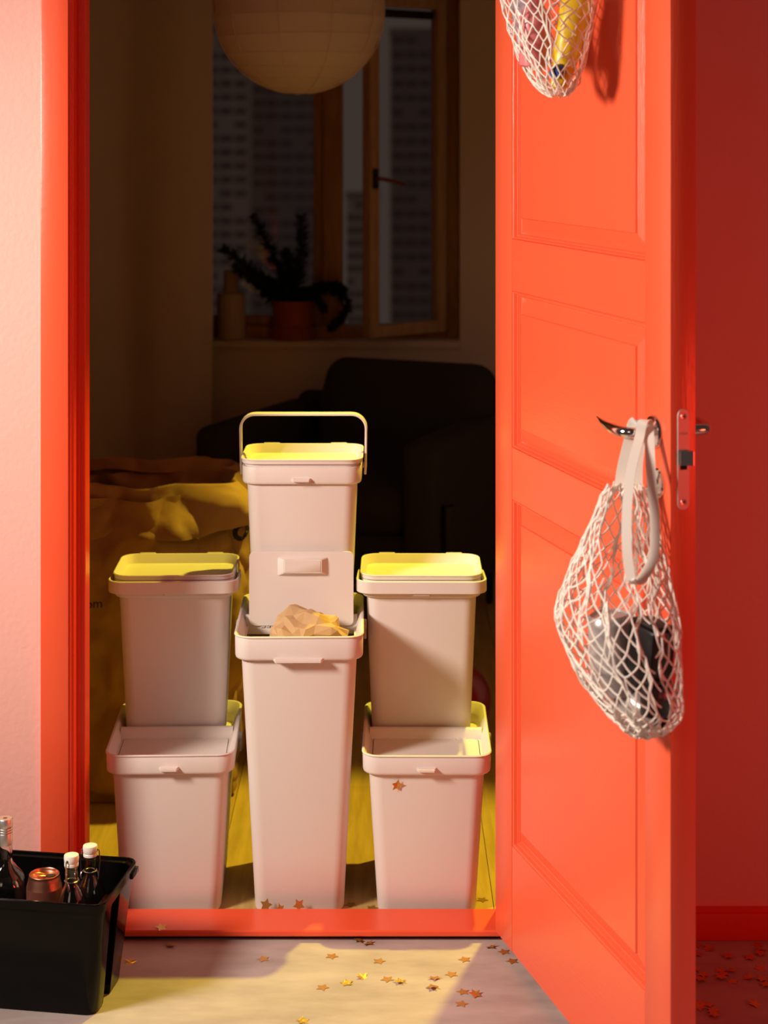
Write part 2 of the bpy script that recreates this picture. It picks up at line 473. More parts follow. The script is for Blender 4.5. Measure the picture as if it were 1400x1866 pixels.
# ================================================================== BINS
def tab(parent, w, y, z, d=0.013, t=0.0065):
    bm = bmesh.new()
    loft(bm, [[(-w/2, y + .004, z0), (-w/2 + 0.005, y - d, z0), (w/2 - 0.005, y - d, z0), (w/2, y + .004, z0)] for z0 in (z, z + t)])
    bmesh.ops.bevel(bm, geom=bm.edges[:], offset=0.0014, segments=2, affect='EDGES')
    finish(bm, 'front_grip', 'bin_plastic', parent=parent)
def shell(parent, bw, bd, tw, td, W, D, H, band, r=0.024, wall=0.003):
    bm = bmesh.new()
    R = [rr(bw-.014, bd-.014, r-.006, 0), rr(bw-.004, bd-.004, r-.002, .0015), rr(bw, bd, r, .006)]
    for k in range(1, 6):
        t = k/5
        R.append(rr(bw+(tw-bw)*t, bd+(td-bd)*t, r+.002*t, .006+(H-band-.006)*t))
    R += [rr(W-.006, D-.006, r+.006, H-band+.0003), rr(W-.002, D-.002, r+.007, H-band+.0022), rr(W, D, r+.008, H-band+.006),
          rr(W+.001, D+.001, r+.008, H-.002), rr(W-.001, D-.001, r+.007, H), rr(W-.006, D-.006, r+.006, H),
          rr(tw-.006, td-.006, r, H-band), rr(bw-.006, bd-.006, r, .006)]
    loft(bm, R)
    return finish(bm, 'body', 'bin_plastic', parent=parent, ang=40)
def big_bin(label, X, Y, rz, H, bw, bd, tw, band, tabw, opened):
    W, D = 0.2515, 0.335
    b = thing('waste_bin', label, 'bin', (X, Y, 0), rz, 'stacked waste bins in the doorway')
    td = 0.311
    shell(b, bw, bd, tw, td, W, D, H, band)
    tab(b, tabw, -D/2, H - band + (.010 if not opened else -.001))
    # lid: outer lip, sloped walls, cross ridge, rear tray
    lid = bpy.data.objects.new('lid', None); COL.objects.link(lid); lid.parent = b; lid.location = (0, 0, H)
    zf, zr = -0.021, -0.036
    bm = bmesh.new()
    loft(bm, [rr(W-.004, D-.004, .030, 0.0004), rr(W+.003, D+.003, .033, 0.0006), rr(W+.004, D+.004, .033, .0025), rr(W+.001, D+.001, .032, .0040), rr(W-.006, D-.006, .028, .0036),
              rr(W-.012, D-.012, .025, .000), rr(W-.024, D-.030, .020, -.014), rr(W-.028, D-.034, .018, zf), rr(W-.030, D-.036, .018, zr - .002),
              rr(W-.022, D-.028, .018, zr - .002), rr(W-.013, D-.013, .025, -.006)], False, False, closed=True)
    finish(bm, 'lid_rim', 'bin_plastic', parent=lid, ang=40)
    yr = 0.0175                                        # cross ridge
    bm = bmesh.new()
    prof = [(yr-.016, zf), (yr-.010, -.010), (yr-.006, -.004), (yr-.003, -.0025), (yr+.003, -.0025), (yr+.005, -.005), (yr+.006, zr-.002), (yr-.016, zr-.002)]
    w2 = (W-.022)/2
    loft(bm, [[(-w2, y, z) for y, z in prof], [(w2, y, z) for y, z in prof]])
    finish(bm, 'lid_ridge', 'bin_plastic', parent=lid)
    boxo('rear_tray', 'bin_plastic', -(W-.026)/2, (W-.026)/2, yr+.004, (D-.034)/2, zr-.003, zr, parent=lid)
    y0, y1 = -(D-.036)/2 - .002, yr - .012
    cy, dd = (y0+y1)/2, y1-y0
    fw, fd = 0.2125, dd - 0.008
    bm = bmesh.new()
    loft(bm, [rr(W-.026, dd+.002, .016, zf, 0, cy), rr(fw+.0035, fd+.0025, .006, zf, 0, cy), rr(fw+.0035, fd+.0025, .006, zf-.004, 0, cy), rr(W-.026, dd+.002, .016, zf-.004, 0, cy)], closed=True)
    finish(bm, 'flap_ledge', 'bin_plastic', parent=lid, ang=30)
    # flap with its grip box underneath; origin on the hinge line
    hy = cy + fd/2
    fl = bpy.data.objects.new('flap', None); COL.objects.link(fl); fl.parent = b
    fl.location = (0, hy - (0.001 if opened else 0), H + zf + (0.001 if opened else 0)); fl.rotation_euler = ((-PI/2 - 0.045) if opened else 0, 0, 0)
    fl.parent = b
    bm = bmesh.new()
    loft(bm, [rr(fw, fd, .010, -.0035, 0, -fd/2), rr(fw+.0008, fd+.0008, .0104, -.0030, 0, -fd/2), rr(fw+.0008, fd+.0008, .0104, -.0004, 0, -fd/2), rr(fw, fd, .010, 0, 0, -fd/2)])
    finish(bm, 'flap_panel', 'bin_plastic', parent=fl)
    bm = bmesh.new()
    gy = -fd + 0.030
    loft(bm, [rr(0.104, 0.038, .003, -.003, .003, gy, 3), rr(0.076, 0.026, .003, -.0165, .003, gy - .003, 3)], False, True)
    bmesh.ops.bevel(bm, geom=[e for e in bm.edges if e.verts[0].co.z < -.016 and e.verts[1].co.z < -.016], offset=.0015, segments=2, affect='EDGES')
    finish(bm, 'flap_grip', 'bin_plastic', parent=fl, ang=40)
    for s in (-0.068, 0.068):
        for k in (-1, 0, 1):
            boxo('hinge_knuckle', 'bin_plastic', s + k*.0105 - .0045, s + k*.0105 + .0045, -.003, .003, -.0045, .001, parent=lid, loc=(0, hy + .0005, zf + .0005), bev=.0012, seg=1)
    # pivots of the carrying handle on the sides
    for s in (-1, 1):
        bm = bmesh.new(); lathe(bm, [(0.011, 0), (0.011, .005), (0.009, .0075)], 16)
        finish(bm, 'handle_pivot', 'hinge_grey', parent=b, loc=(s*(W/2 + .0003), 0.010, H - .021), rot=(0, s*PI/2, 0))
        boxo('handle_leg', 'hinge_grey', -.003, .003, -.007, .007, -.024, .0, parent=b, loc=(s*(W/2 + .0045), 0.010, H - .026), bev=.002)
    return b
def small_bin(label, X, Y, Z, rz, upright, ajar=0.0):
    W, D, H, band = 0.2455, 0.186, 0.338, 0.036
    b = thing('lidded_bin', label, 'bin', (X, Y, Z), rz, 'small bins stacked on the waste bins')
    shell(b, 0.203, 0.118, 0.2265, 0.167, W, D, H, band)
    tab(b, 0.044, -D/2, H - band + .007, d=.010)
    lid = bpy.data.objects.new('lid', None); COL.objects.link(lid); lid.parent = b; lid.location = (0, 0, H + 0.001 + ajar)
    bm = bmesh.new()
    loft(bm, [rr(W-.010, D-.010, .028, -.0095), rr(W-.008, D-.008, .028, .0000), rr(W+.002, D+.002, .032, .0010), rr(W+.003, D+.003, .033, .0075), rr(W+.006, D+.006, .034, .0085), rr(W+.0065, D+.0065, .034, .0100),
              rr(W+.004, D+.004, .033, .0112), rr(W+.000, D+.000, .031, .0108), rr(W-.006, D-.006, .028, .0070), rr(W-.013, D-.018, .025, -.0020), rr(W-.018, D-.024, .022, -.0066), rr(W-.026, D-.032, .018, -.0078)])
    finish(bm, 'tray', 'bin_plastic', parent=lid, ang=40)
    for s in (-1, 1):
        boxo('hinge_lug', 'bin_plastic', s*.072 - .017, s*.072 + .017, D/2 + .0022, D/2 + .0065, .002, .0124, parent=lid, bev=.001)
    # strap handle
    hw, L, rc = 0.1315, 0.106, 0.030
    pts = [(-hw + .002, -0.020), (-hw + .001, 0.0), (-hw, L - rc)]
    for k in range(1, 8):
        a = PI - PI/2*k/8; pts.append((-hw + rc + rc*math.cos(a), L - rc + rc*math.sin(a)))
    pts.append((-hw + rc, L))
    pts += [(-x, z) for x, z in reversed(pts)]
    bm = bmesh.new()
    strip(bm, [(x, 0, z) for x, z in pts], (0, 1, 0), [0.014 if i in (0, 1, len(pts)-1, len(pts)-2) else 0.0255 for i in range(len(pts))], 0.0048)
    bevel_all(bm, 0.0012, 1)
    hd = finish(bm, 'handle', 'bin_plastic', parent=b, loc=(0, 0, H - .011), rot=(0 if upright else PI/2, 0, 0), ang=40)
    for s in (-1, 1):
        bm = bmesh.new(); lathe(bm, [(0.006, 0), (0.006, .010), (.004, .0115)], 12)
        finish(bm, 'pivot', 'hinge_grey', parent=b, loc=(s*(W/2 - .001), 0, H - .012), rot=(0, s*PI/2, 0))
    return b
HL, HT = 0.318, 0.550
BY = 3.490 + 0.1675
big_bin('low beige waste bin with closed flap lid nearest the pink wall, base of its stack', -0.425, BY + .004, math.radians(1.8), HL, 0.196, 0.278, 0.2275, 0.036, 0.042, False)
big_bin('tall beige waste bin with its flap standing open and crumpled brown paper inside', -0.1690, BY, math.radians(0.8), HT, 0.176, 0.262, 0.2270, 0.044, 0.100, True)
big_bin('low beige waste bin with closed flap lid beside the open door, gold star stuck on', 0.0855, BY, math.radians(-0.6), HL, 0.194, 0.278, 0.2275, 0.036, 0.042, False)
SY = 3.655 + 0.096
small_bin('small beige lidded bin in the shade, handle folded down, stacked beside the paper sack', -0.4335, SY, HL - .0355, math.radians(1.2), False)
small_bin('small beige lidded bin with its handle raised, topmost of the tallest stack', -0.1690, SY, HT - .0355, 0.0, True, 0.0045)
small_bin('small beige lidded bin with handle folded down, stacked beside the open door', 0.0775, SY, HL - .0355, math.radians(-0.5), False)

# ================================================================== PAPER
def crumple(p, s, amp, seed):
    q = Vector(p)*s + Vector((seed*3.1, seed*1.7, seed*0.9))
    d, pts = noise.voronoi(q, distance_metric='DISTANCE', exponent=2.5)
    return (d[1] - d[0])*amp - amp*0.35 + noise.noise(q*0.6)*amp*0.9
def resample(ring, n):
    pts = [Vector(p) for p in ring]; L = [0.0]
    for a, b in zip(pts, pts[1:] + pts[:1]): L.append(L[-1] + (b - a).length)
    out = []; j = 0
    for k in range(n):
        t = L[-1]*k/n
        while L[j+1] < t: j += 1
        a, b = pts[j], pts[(j+1) % len(pts)]
        out.append(a.lerp(b, (t - L[j])/max(1e-9, L[j+1] - L[j])))
    return out
def paper_sack():
    t = thing('paper_sack', 'large crumpled brown paper sack with rolled-down top behind the bins', 'paper sack', (-0.60, 4.26, 0.0), 0.10)
    H = 0.70
    def ring(z, w, d, seed, amp):
        out = []; amp *= 1.5
        for p in resample(rr(w, d, 0.045, z, 0, 0, 6), 170):
            v = Vector(p)
            n = Vector((v.x/(w/2), v.y/(d/2), 0)).normalized()
            q = Vector((v.x*1.0, v.y*1.0, v.z*0.8))
            a = crumple(q, 5.0, 0.050*amp, seed) + crumple(q, 11.0, 0.022*amp, seed + 2) + crumple(q, 27.0, 0.006, seed + 4)
            w2 = v + n*a
            if z > 0.03: w2.z += 0.016*noise.noise(q*9 + Vector((seed, 0, 0)))
            out.append(w2)
        return out
    rows = 70; R = []
    for k in range(rows + 1):
        s = k/rows; z = H*s
        belly = 0.06*math.sin(PI*min(1, s*1.15))
        neck = -0.05*max(0, (s - .80)/.20)
        foot = -0.03*max(0, 1 - s*14)
        rg = ring(z, 0.52 + belly + neck + foot, 0.34 + belly*.8 + neck + foot, 1.0, 1.0 if s > .03 else .3)
        R.append([(p.x, p.y, max(p.z, 0.0) if k else 0.0) for p in rg])
    bm = bmesh.new(); loft(bm, R, True, False)
    finish(bm, 'sack_body', 'kraft', parent=t, smooth=True, ang=9, norm=False)
    C = []
    for k in range(25):
        s = k/24
        if s < .2: z, g = H + 0.030*math.sin(s/.2*PI/2), -0.03 + .03*s/.2
        else: z, g = H + .030 - (s - .2)/.8*0.105, 0.0 + 0.085*math.sin((s - .2)/.8*1.9)
        rg = ring(z, 0.52 + g, 0.34 + g, 6.0, 0.8)
        drop = max(0, (s - .2)/.8)
        C.append([(p.x, p.y, p.z - drop*(0.020 - p.x*0.12 + 0.035*noise.noise((p.x*6, p.y*6, 3.3))) + 0.020*noise.noise((p.x*5, p.y*5, 1.1))) for p in rg])
    bm = bmesh.new(); loft(bm, C, False, False)
    finish(bm, 'rolled_cuff', 'kraft', parent=t, smooth=True, ang=9, norm=False)
    return t
sack = paper_sack()
def press_on(o, target, gap=0.0012):
    """lay a flat print (in the target's own space, facing -y) onto the creased paper"""
    me = target.data
    tree = BVHTree.FromPolygons([v.co for v in me.vertices], [tuple(p.vertices) for p in me.polygons])
    bm = bmesh.new(); bm.from_mesh(o.data)
    bmesh.ops.subdivide_edges(bm, edges=[e for e in bm.edges if e.calc_length() > .004], cuts=2)
    M = Matrix.LocRotScale(o.location, o.rotation_euler, None)
    for v in bm.verts:
        p = M @ v.co
        hit = tree.ray_cast(Vector((p.x, -1.0, p.z)), Vector((0, 1, 0)))
        y = hit[0].y if hit[0] else p.y
        v.co = Vector((p.x, y - gap, p.z))
    bm.to_mesh(o.data); bm.free()
    o.location = (0, 0, 0); o.rotation_euler = (0, 0, 0)
body = [c for c in sack.children if c.name.startswith('sack_body')][0]
press_on(text_part('com', 0.030, 'print_ink', sack, (-0.086, -0.3, 0.461), (PI/2, 0, 0), 'print'), body)
for x, z, r0, r1 in ((0.258, 0.604, .010, .021), (0.262, 0.664, .0, .020), (-0.105, 0.487, .004, .009)):
    bm = bmesh.new()
    rings = [[(r*math.cos(2*PI*k/20), r*math.sin(2*PI*k/20), 0) for k in range(20)] for r in (max(r0, .0005), r1)]
    loft(bm, rings, False, False)
    press_on(finish(bm, 'print_mark', 'print_ink', parent=sack, loc=(x, -0.3, z), rot=(PI/2, 0, 0)), body)

def crumpled_bag():
    bm = bmesh.new()
    bmesh.ops.create_icosphere(bm, subdivisions=4, radius=1)
    for v in bm.verts:
        p = v.co.copy()
        a = 1 + crumple(p, 1.4, 0.30, 3.0) + crumple(p, 3.6, 0.13, 4.0)
        v.co = Vector((p.x*0.084*a, p.y*0.056*a, p.z*0.050*a if p.z > 0 else p.z*0.10))
    bmesh.ops.decimate if False else None
    o = finish(bm, 'crumpled_paper_bag', 'kraft_pale', smooth=False)
    o.location = (-0.146, 3.590, 0.528); o.rotation_euler = (0.05, 0.12, 0.3)
    m = o.modifiers.new('facets', 'DECIMATE'); m.ratio = 0.30
    return tag(o, 'crumpled pale brown paper bag stuffed in the open tall bin', 'paper bag')
crumpled_bag()

# ================================================================== NET BAGS
def net_bag(name, label, sections, cols, rows, hole=None, seed=1, r=0.0015, gather=1.0):
    """sections: (z, u, n, half along door, half out of door)"""
    t = thing(name, label, 'net bag', door_pt(sections[-1][1], sections[-1][2], sections[-1][0]))
    inv = Vector(t.location)
    zs = [s[0] for s in sections]
    def sec(f):
        x = f*(len(sections)-1); i = min(int(x), len(sections)-2); k = x - i
        return [a + (b-a)*k for a, b in zip(sections[i], sections[i+1])]
    # arc-length table
    tab_ = []; acc = 0; last = None
    for i in range(201):
        s = sec(i/200)
        q = (s[0], max(s[3], s[4]))
        if last: acc += math.hypot(q[0]-last[0], q[1]-last[1])
        tab_.append(acc); last = q
    def param(s):
        L = s*acc
        for i in range(200):
            if tab_[i+1] >= L:
                return (i + (L - tab_[i])/max(1e-9, tab_[i+1]-tab_[i]))/200
        return 1.0
    def pt(c, rrow):
        q = rrow/rows; f = param(min(1.0, q*gather + (1 - gather)*q*q) if gather != 1 else q); s = sec(f)
        a = 2*PI*c/cols
        a += 0.10*math.sin(c*1.7 + seed) + 0.05*math.sin(rrow*1.1 + c)
        e = 0.80
        ca, sa = math.cos(a), math.sin(a)
        p = door_pt(s[1] + s[3]*math.copysign(abs(ca)**e, ca), max(0.003, s[2] + s[4]*math.copysign(abs(sa)**e, sa)), s[0])
        p.z += 0.004*math.sin(c*2.3 + rrow*0.7 + seed)
        if s[0] < 2.0:
            jit = 0.0022
            p += Vector((noise.noise((c*.9, rrow*.8, seed)), noise.noise((c*.7, rrow*.9, seed+5)), noise.noise((c*.8, rrow*.6, seed+9))))*jit*2
        return p - inv, a, s[0]
    bm = bmesh.new()
    for j in range(rows):
        for c in range(cols):
            off = 0.5*(j % 2)
            p0, a0, z0 = pt(c + off, j)
            for dlt in (-0.5, 0.5):
                p1, a1, z1 = pt(c + off + dlt, j + 1)
                if hole and hole((a0 + a1)/2 % (2*PI), (z0 + z1)/2): continue
                mid = (p0 + p1)/2 + Vector((0, 0, -0.0012)) + Vector((noise.noise((c, j, seed+2)), 0, 0))*0.0015
                tube(bm, [p0, mid, p1], r, 5, caps=False)
    finish(bm, 'net', 'cotton', parent=t)
    return t, inv
# lower bag: profile read off its outline, hung on the lever neck
low = [(1.004, 0.716, 0.052, 0.020, 0.026), (0.985, 0.718, 0.054, 0.028, 0.036), (0.955, 0.722, 0.058, 0.040, 0.046), (0.925, 0.728, 0.063, 0.055, 0.056), (0.890, 0.736, 0.069, 0.075, 0.066),
       (0.855, 0.744, 0.076, 0.095, 0.074), (0.825, 0.750, 0.082, 0.108, 0.082), (0.800, 0.754, 0.082, 0.114, 0.080), (0.770, 0.758, 0.078, 0.118, 0.072), (0.740, 0.762, 0.073, 0.122, 0.064), (0.712, 0.766, 0.066, 0.120, 0.055),
       (0.690, 0.764, 0.058, 0.100, 0.047), (0.672, 0.760, 0.053, 0.075, 0.036), (0.655, 0.757, 0.050, 0.045, 0.022), (0.646, 0.756, 0.049, 0.010, 0.008)]
def low_hole(a, z):
    # the mouth: a V-shaped opening on the side turned to the camera
    c = 0.62
    d = abs((a - c + PI) % (2*PI) - PI)
    return z > 0.86 and d < 0.06 + (z - 0.86)*4.6
bagL, invL = net_bag('net_bag', 'natural cotton net bag hanging from the lever handle, dark tins inside', low, 42, 33, low_hole, 2, 0.00145, 1.45)
def cam_pt(x, y, u, n):
    p = door_pt(u, n, 0); return at(x, y, p.y)
def strap(name, parent, inv, px, w, wd, t=0.0022):
    pts = smooth_path([at(x, y, Y) - inv for x, y, Y in px], 7)
    bm = bmesh.new()
    T, _ = frames(pts)
    strip(bm, pts, wd, w, t)
    finish(bm, name, 'cotton', parent=parent, ang=50)
Yh = 2.706
# long front strap that loops round the bag mouth
strap('strap', bagL, invL, [(1150, 1058, 2.575), (1143, 1000, 2.585), (1143, 930, 2.61), (1150, 860, 2.650), (1165, 800, 2.690), (1171, 771, Yh - .012), (1181, 769, Yh - .002), (1184, 800, 2.690), (1186, 850, 2.668), (1190, 900, 2.645), (1194, 960, 2.620), (1191, 1015, 2.600), (1172, 1052, 2.585), (1158, 1062, 2.578), (1150, 1058, 2.575)], 0.0145, (1, -0.25, 0.0))
# short strap behind it
strap('strap', bagL, invL, [(1128, 892, 2.735), (1134, 850, 2.730), (1145, 805, 2.722), (1153, 772, Yh + .004), (1164, 769, Yh + .006), (1168, 800, 2.716), (1163, 850, 2.724), (1163, 900, 2.730)], 0.0145, (1, -0.2, 0.0))
strap('hem', bagL, invL, [(1112, 905, 2.735), (1130, 888, 2.735), (1139, 915, 2.720), (1150, 960, 2.700)], 0.012, (0.3, -0.4, 1))
strap('hem', bagL, invL, [(1160, 890, 2.735), (1180, 898, 2.720), (1196, 912, 2.690)], 0.012, (0.0, -0.3, 1))
# what the lower bag carries
def tin(name, label, c, axis, r, L, m, lidm, cat='tin'):
    t = thing(name, label, cat, c)
    t.rotation_euler = Vector(axis).to_track_quat('Z', 'Y').to_euler()
    bm = bmesh.new()
    lathe(bm, [(r*.80, -L/2), (r*.97, -L/2 + .003), (r, -L/2 + .009), (r, L/2 - .013), (r*.98, L/2 - .009), (r*.88, L/2 - .002), (r*.84, L/2), (r*.80, L/2 - .0035)], 28, cap1=False)
    finish(bm, 'can_body', m, parent=t)
    bm = bmesh.new(); lathe(bm, [(r*.80, -.001), (r*.80, .0)], 28)
    finish(bm, 'can_end', lidm, parent=t, loc=(0, 0, L/2 - .0035))
    return t
tin('drink_can', 'upright dull silver can inside the hanging net bag', door_pt(0.742, 0.084, 0.762), (-0.10, 0.0, 1), 0.0335, 0.118, 'tin_grey', 'tin_grey', 'can')
tin('drink_can', 'dull silver can lying at the bottom of the hanging net bag', door_pt(0.775, 0.050, 0.690), (0.62, -0.70, -0.20), 0.0250, 0.080, 'tin_grey', 'dark_hole', 'can')
def carton(label, c, dims, rz, tilt, m='carton_black'):
    t = thing('black_carton', label, 'carton', c, rz); t.rotation_euler = (tilt, 0.06, rz)
    w, d, h = dims
    boxo('carton_body', m, -w/2, w/2, -d/2, d/2, -h/2, h/2, parent=t, bev=.006)
    boxo('carton_lid', 'leg_black', -w/2 + .004, w/2 - .004, -d/2 + .004, d/2 - .004, h/2, h/2 + .006, parent=t, bev=.002)
    return t
carton('large black carton inside the hanging net bag behind the silver can', door_pt(0.802, 0.052, 0.768), (0.044, 0.062, 0.100), 0.5, 0.08)
carton('small black carton low in the hanging net bag', door_pt(0.832, 0.058, 0.716), (0.036, 0.030, 0.046), 0.35, -0.1)

# upper bag hung from a hook high on the door
HB_U = 0.505
up = [(z, HB_U + du, n, au, an) for z, du, n, au, an in (
    (1.955, 0, 0.060, 0.020, 0.022), (1.92, 0, 0.068, 0.040, 0.038), (1.88, 0, 0.080, 0.060, 0.055), (1.84, .002, 0.090, 0.076, 0.068), (1.80, .003, 0.094, 0.084, 0.075), (1.765, .005, 0.095, 0.084, 0.074),
    (1.735, .006, 0.094, 0.080, 0.069), (1.705, .010, 0.093, 0.074, 0.062), (1.675, .013, 0.092, 0.066, 0.055), (1.650, .016, 0.091, 0.058, 0.046), (1.625, .020, 0.089, 0.048, 0.036), (1.607, .024, 0.086, 0.034, 0.024), (1.599, .026, 0.084, 0.012, 0.010))]
bagU, invU = net_bag('net_bag', 'cream net bag full of coloured plastic packaging hanging high on the door', up, 27, 27, None, 6, 0.0013)
hook = thing('coat_hook', 'chrome coat hook screwed high on the red door', 'hook', door_pt(HB_U, 0.0, 2.02))
hook.rotation_euler = (0, 0, math.atan2(DU.y, DU.x))
boxo('hook_plate', 'chrome', -.012, .012, -.004, 0, -.03, .03, parent=hook, bev=.0015)
bm = bmesh.new(); tube(bm, smooth_path([(0, -.002, -.01), (0, -.03, -.018), (0, -.055, -.008), (0, -.060, .012)], 5), .004, 8)
finish(bm, 'hook_arm', 'chrome', parent=hook)
for du in (-.014, .014):
    pts = smooth_path([door_pt(HB_U + du*1.3, 0.04, 1.945) - invU, door_pt(HB_U + du, 0.035, 1.98) - invU, door_pt(HB_U + du*.3, 0.038, 2.0105) - invU, door_pt(HB_U + du, 0.052, 1.985) - invU, door_pt(HB_U + du*1.3, 0.078, 1.945) - invU], 6)
    bm = bmesh.new(); strip(bm, pts, DU, 0.010, 0.002); finish(bm, 'strap', 'cotton', parent=bagU, ang=50)
def bottle(name, label, c, axis, prof, m, capm, cat='bottle', seg=20):
    t = thing(name, label, cat, c); t.rotation_euler = Vector(axis).to_track_quat('Z', 'Y').to_euler()
    bm = bmesh.new(); lathe(bm, prof, seg); finish(bm, 'bottle_body', m, parent=t)
    z = prof[-1][1]; r = prof[-1][0]
    bm = bmesh.new(); lathe(bm, [(r*1.12, -.002), (r*1.12, .012), (r, .0135)], seg); finish(bm, 'cap', capm, parent=t, loc=(0, 0, z))
    return t
bp = lambda r, L: [(r*.8, 0), (r, .004), (r, L*.62), (r*.95, L*.70), (r*.55, L*.86), (r*.45, L*.9), (r*.45, L)]
def bag_axis(du, dn, dz): return DU*du - DB*dn + Vector((0, 0, dz))
bottle('plastic_bottle', 'yellow plastic bottle in the high net bag', door_pt(HB_U + .040, 0.090, 1.608), bag_axis(.004, -.036, .17), [(.010, 0), (.0145, .003), (.021, .05), (.0255, .12), (.026, .15), (.014, .17), (.011, .175), (.011, .185)], 'plastic_yellow', 'plastic_yellow')
bottle('plastic_bottle', 'pink plastic bottle in the high net bag', door_pt(HB_U + .006, 0.118, 1.644), bag_axis(.02, .008, .14), bp(0.026, 0.115), 'plastic_pink', 'plastic_pink')
bottle('plastic_bottle', 'pale clear plastic bottle in the high net bag', door_pt(HB_U - .046, 0.096, 1.652), bag_axis(-.02, .024, .15), bp(0.024, 0.15), 'plastic_clear', 'plastic_blue')
bottle('plastic_bottle', 'pale blue plastic bottle lying across the top of the high net bag', door_pt(HB_U - .060, 0.092, 1.830), bag_axis(.11, .01, .01), bp(0.028, 0.11), 'plastic_blue', 'plastic_clear')
bottle('plastic_bottle', 'tiny navy plastic bottle low in the high net bag', door_pt(HB_U + .062, 0.108, 1.632), bag_axis(-.01, -.02, .006), [(0.009, 0), (0.0105, .002), (0.0105, .018), (.005, .022), (.005, .026)], 'plastic_navy', 'carton_black')

# ================================================================== BLACK CRATE AND EMPTIES
cr = thing('plastic_crate', 'glossy black plastic crate of empty bottles standing against the door frame', 'crate', (0, 0, 0), math.radians(-9.0))
cr.location = (-0.666, 3.2145, 0.0)
def crate_ring(w, d, z, notch):
    r = 0.020; pts = []
    def corner(sx, sy, a0):
        for k in range(6):
            a = a0 + PI/2*k/5
            pts.append((sx*(w/2 - r) + r*math.cos(a), sy*(d/2 - r) + r*math.sin(a), z))
    corner(1, -1, -PI/2)
    if notch >= 0:
        for y, dx in ((-0.22, 0), (-0.20, notch), (0.02, notch), (0.04, 0)):
            pts.append((w/2 - dx, y*d, z))
    corner(1, 1, 0); corner(-1, 1, PI/2)
    if notch >= 0:
        for y, dx in ((0.04, 0), (0.02, notch), (-0.20, notch), (-0.22, 0)):
            pts.append((-w/2 + dx, y*d, z))
    corner(-1, -1, PI)
    return pts
bm = bmesh.new()
loft(bm, [crate_ring(.352, .150, 0, .020), crate_ring(.356, .154, .003, .026), crate_ring(.374, .176, .09, .026), crate_ring(.392, .197, .178, .026), crate_ring(.393, .198, .1815, 0),
          crate_ring(.394, .199, .190, 0), crate_ring(.402, .208, .1905, 0), crate_ring(.403, .209, .2035, 0), crate_ring(.400, .206, .2055, 0), crate_ring(.394, .200, .2050, 0), crate_ring(.392, .198, .200, 0),
          crate_ring(.384, .190, .198, 0), crate_ring(.336, .168, .100, 0), crate_ring(.300, .146, .004, 0)])
finish(bm, 'crate_body', 'black_plastic', parent=cr, ang=35)
for sx in (1, -1):
    boxo('rim_lip', 'black_plastic', sx*.2005 - .0035, sx*.2005 + .0035, .060, .098, .183, .194, parent=cr, bev=.002)

def swing_bottle(label, X, Y, H, rz):
    t = thing('swing_top_bottle', label, 'bottle', (X, Y, 0.0045), rz, 'empty swing-top bottles in the crate')
    r = 0.0300
    hb = H - 0.020
    out = [(r*.9, 0), (r, .004), (r, hb - .088), (r*.98, hb - .076), (r*.90, hb - .064), (r*.76, hb - .053), (r*.57, hb - .043), (.0128, hb - .035), (.0108, hb - .028), (.0105, hb - .004), (.0120, hb - .003), (.0120, hb)]
    inn = [(max(.004, a - .0022), b) for a, b in reversed(out)]; inn[-1] = (inn[-1][0], .004); inn[-2] = (inn[-2][0], .007)
    bm = bmesh.new(); lathe(bm, out + inn, 26); finish(bm, 'bottle_glass', 'glass', parent=t, ang=45)
    bm = bmesh.new(); lathe(bm, [(.0095, hb + .0003), (.0125, hb + .001), (.0125, hb + .005), (.0118, hb + .006), (.0128, hb + .008), (.0134, hb + .016), (.0125, hb + .0195), (.009, hb + .0200)], 24)
    st = finish(bm, 'stopper', 'porcelain', parent=t)
    for s in (-1, 1):
        bm = bmesh.new(); lathe(bm, [(.0022, 0), (.0022, .0005)], 10); finish(bm, 'stopper_hole', 'dark_hole', parent=st, loc=(s*.0129, 0, hb + .0115), rot=(0, s*PI/2, 0))
    bm = bmesh.new(); tube(bm, [(.0116*math.cos(2*PI*k/20), .0116*math.sin(2*PI*k/20), hb - .026) for k in range(20)], .0011, 6, closed=True); finish(bm, 'neck_wire', 'wire', parent=t)
    for s in (-1, 1):
        bm = bmesh.new()
        tube(bm, smooth_path([(s*.0125, 0, hb + .0115), (s*.0162, 0, hb + .010), (s*.0172, 0, hb - .010), (s*.0165, -.002, hb - .030), (s*.0150, -.004, hb - .040), (s*.0165, -.0065, hb - .036), (s*.0150, -.004, hb - .028), (s*.0118, 0, hb - .026)], 5), .0011, 6)
        finish(bm, 'bail_wire', 'wire', parent=t)
    return t
swing_bottle('clear swing-top bottle in the crate, its wire bail turned to the front', -0.5505, 3.150, 0.262, 1.15)
swing_bottle('clear swing-top bottle in the crate beside its rear corner, bail spread sideways', -0.5310, 3.232, 0.246, 0.0)
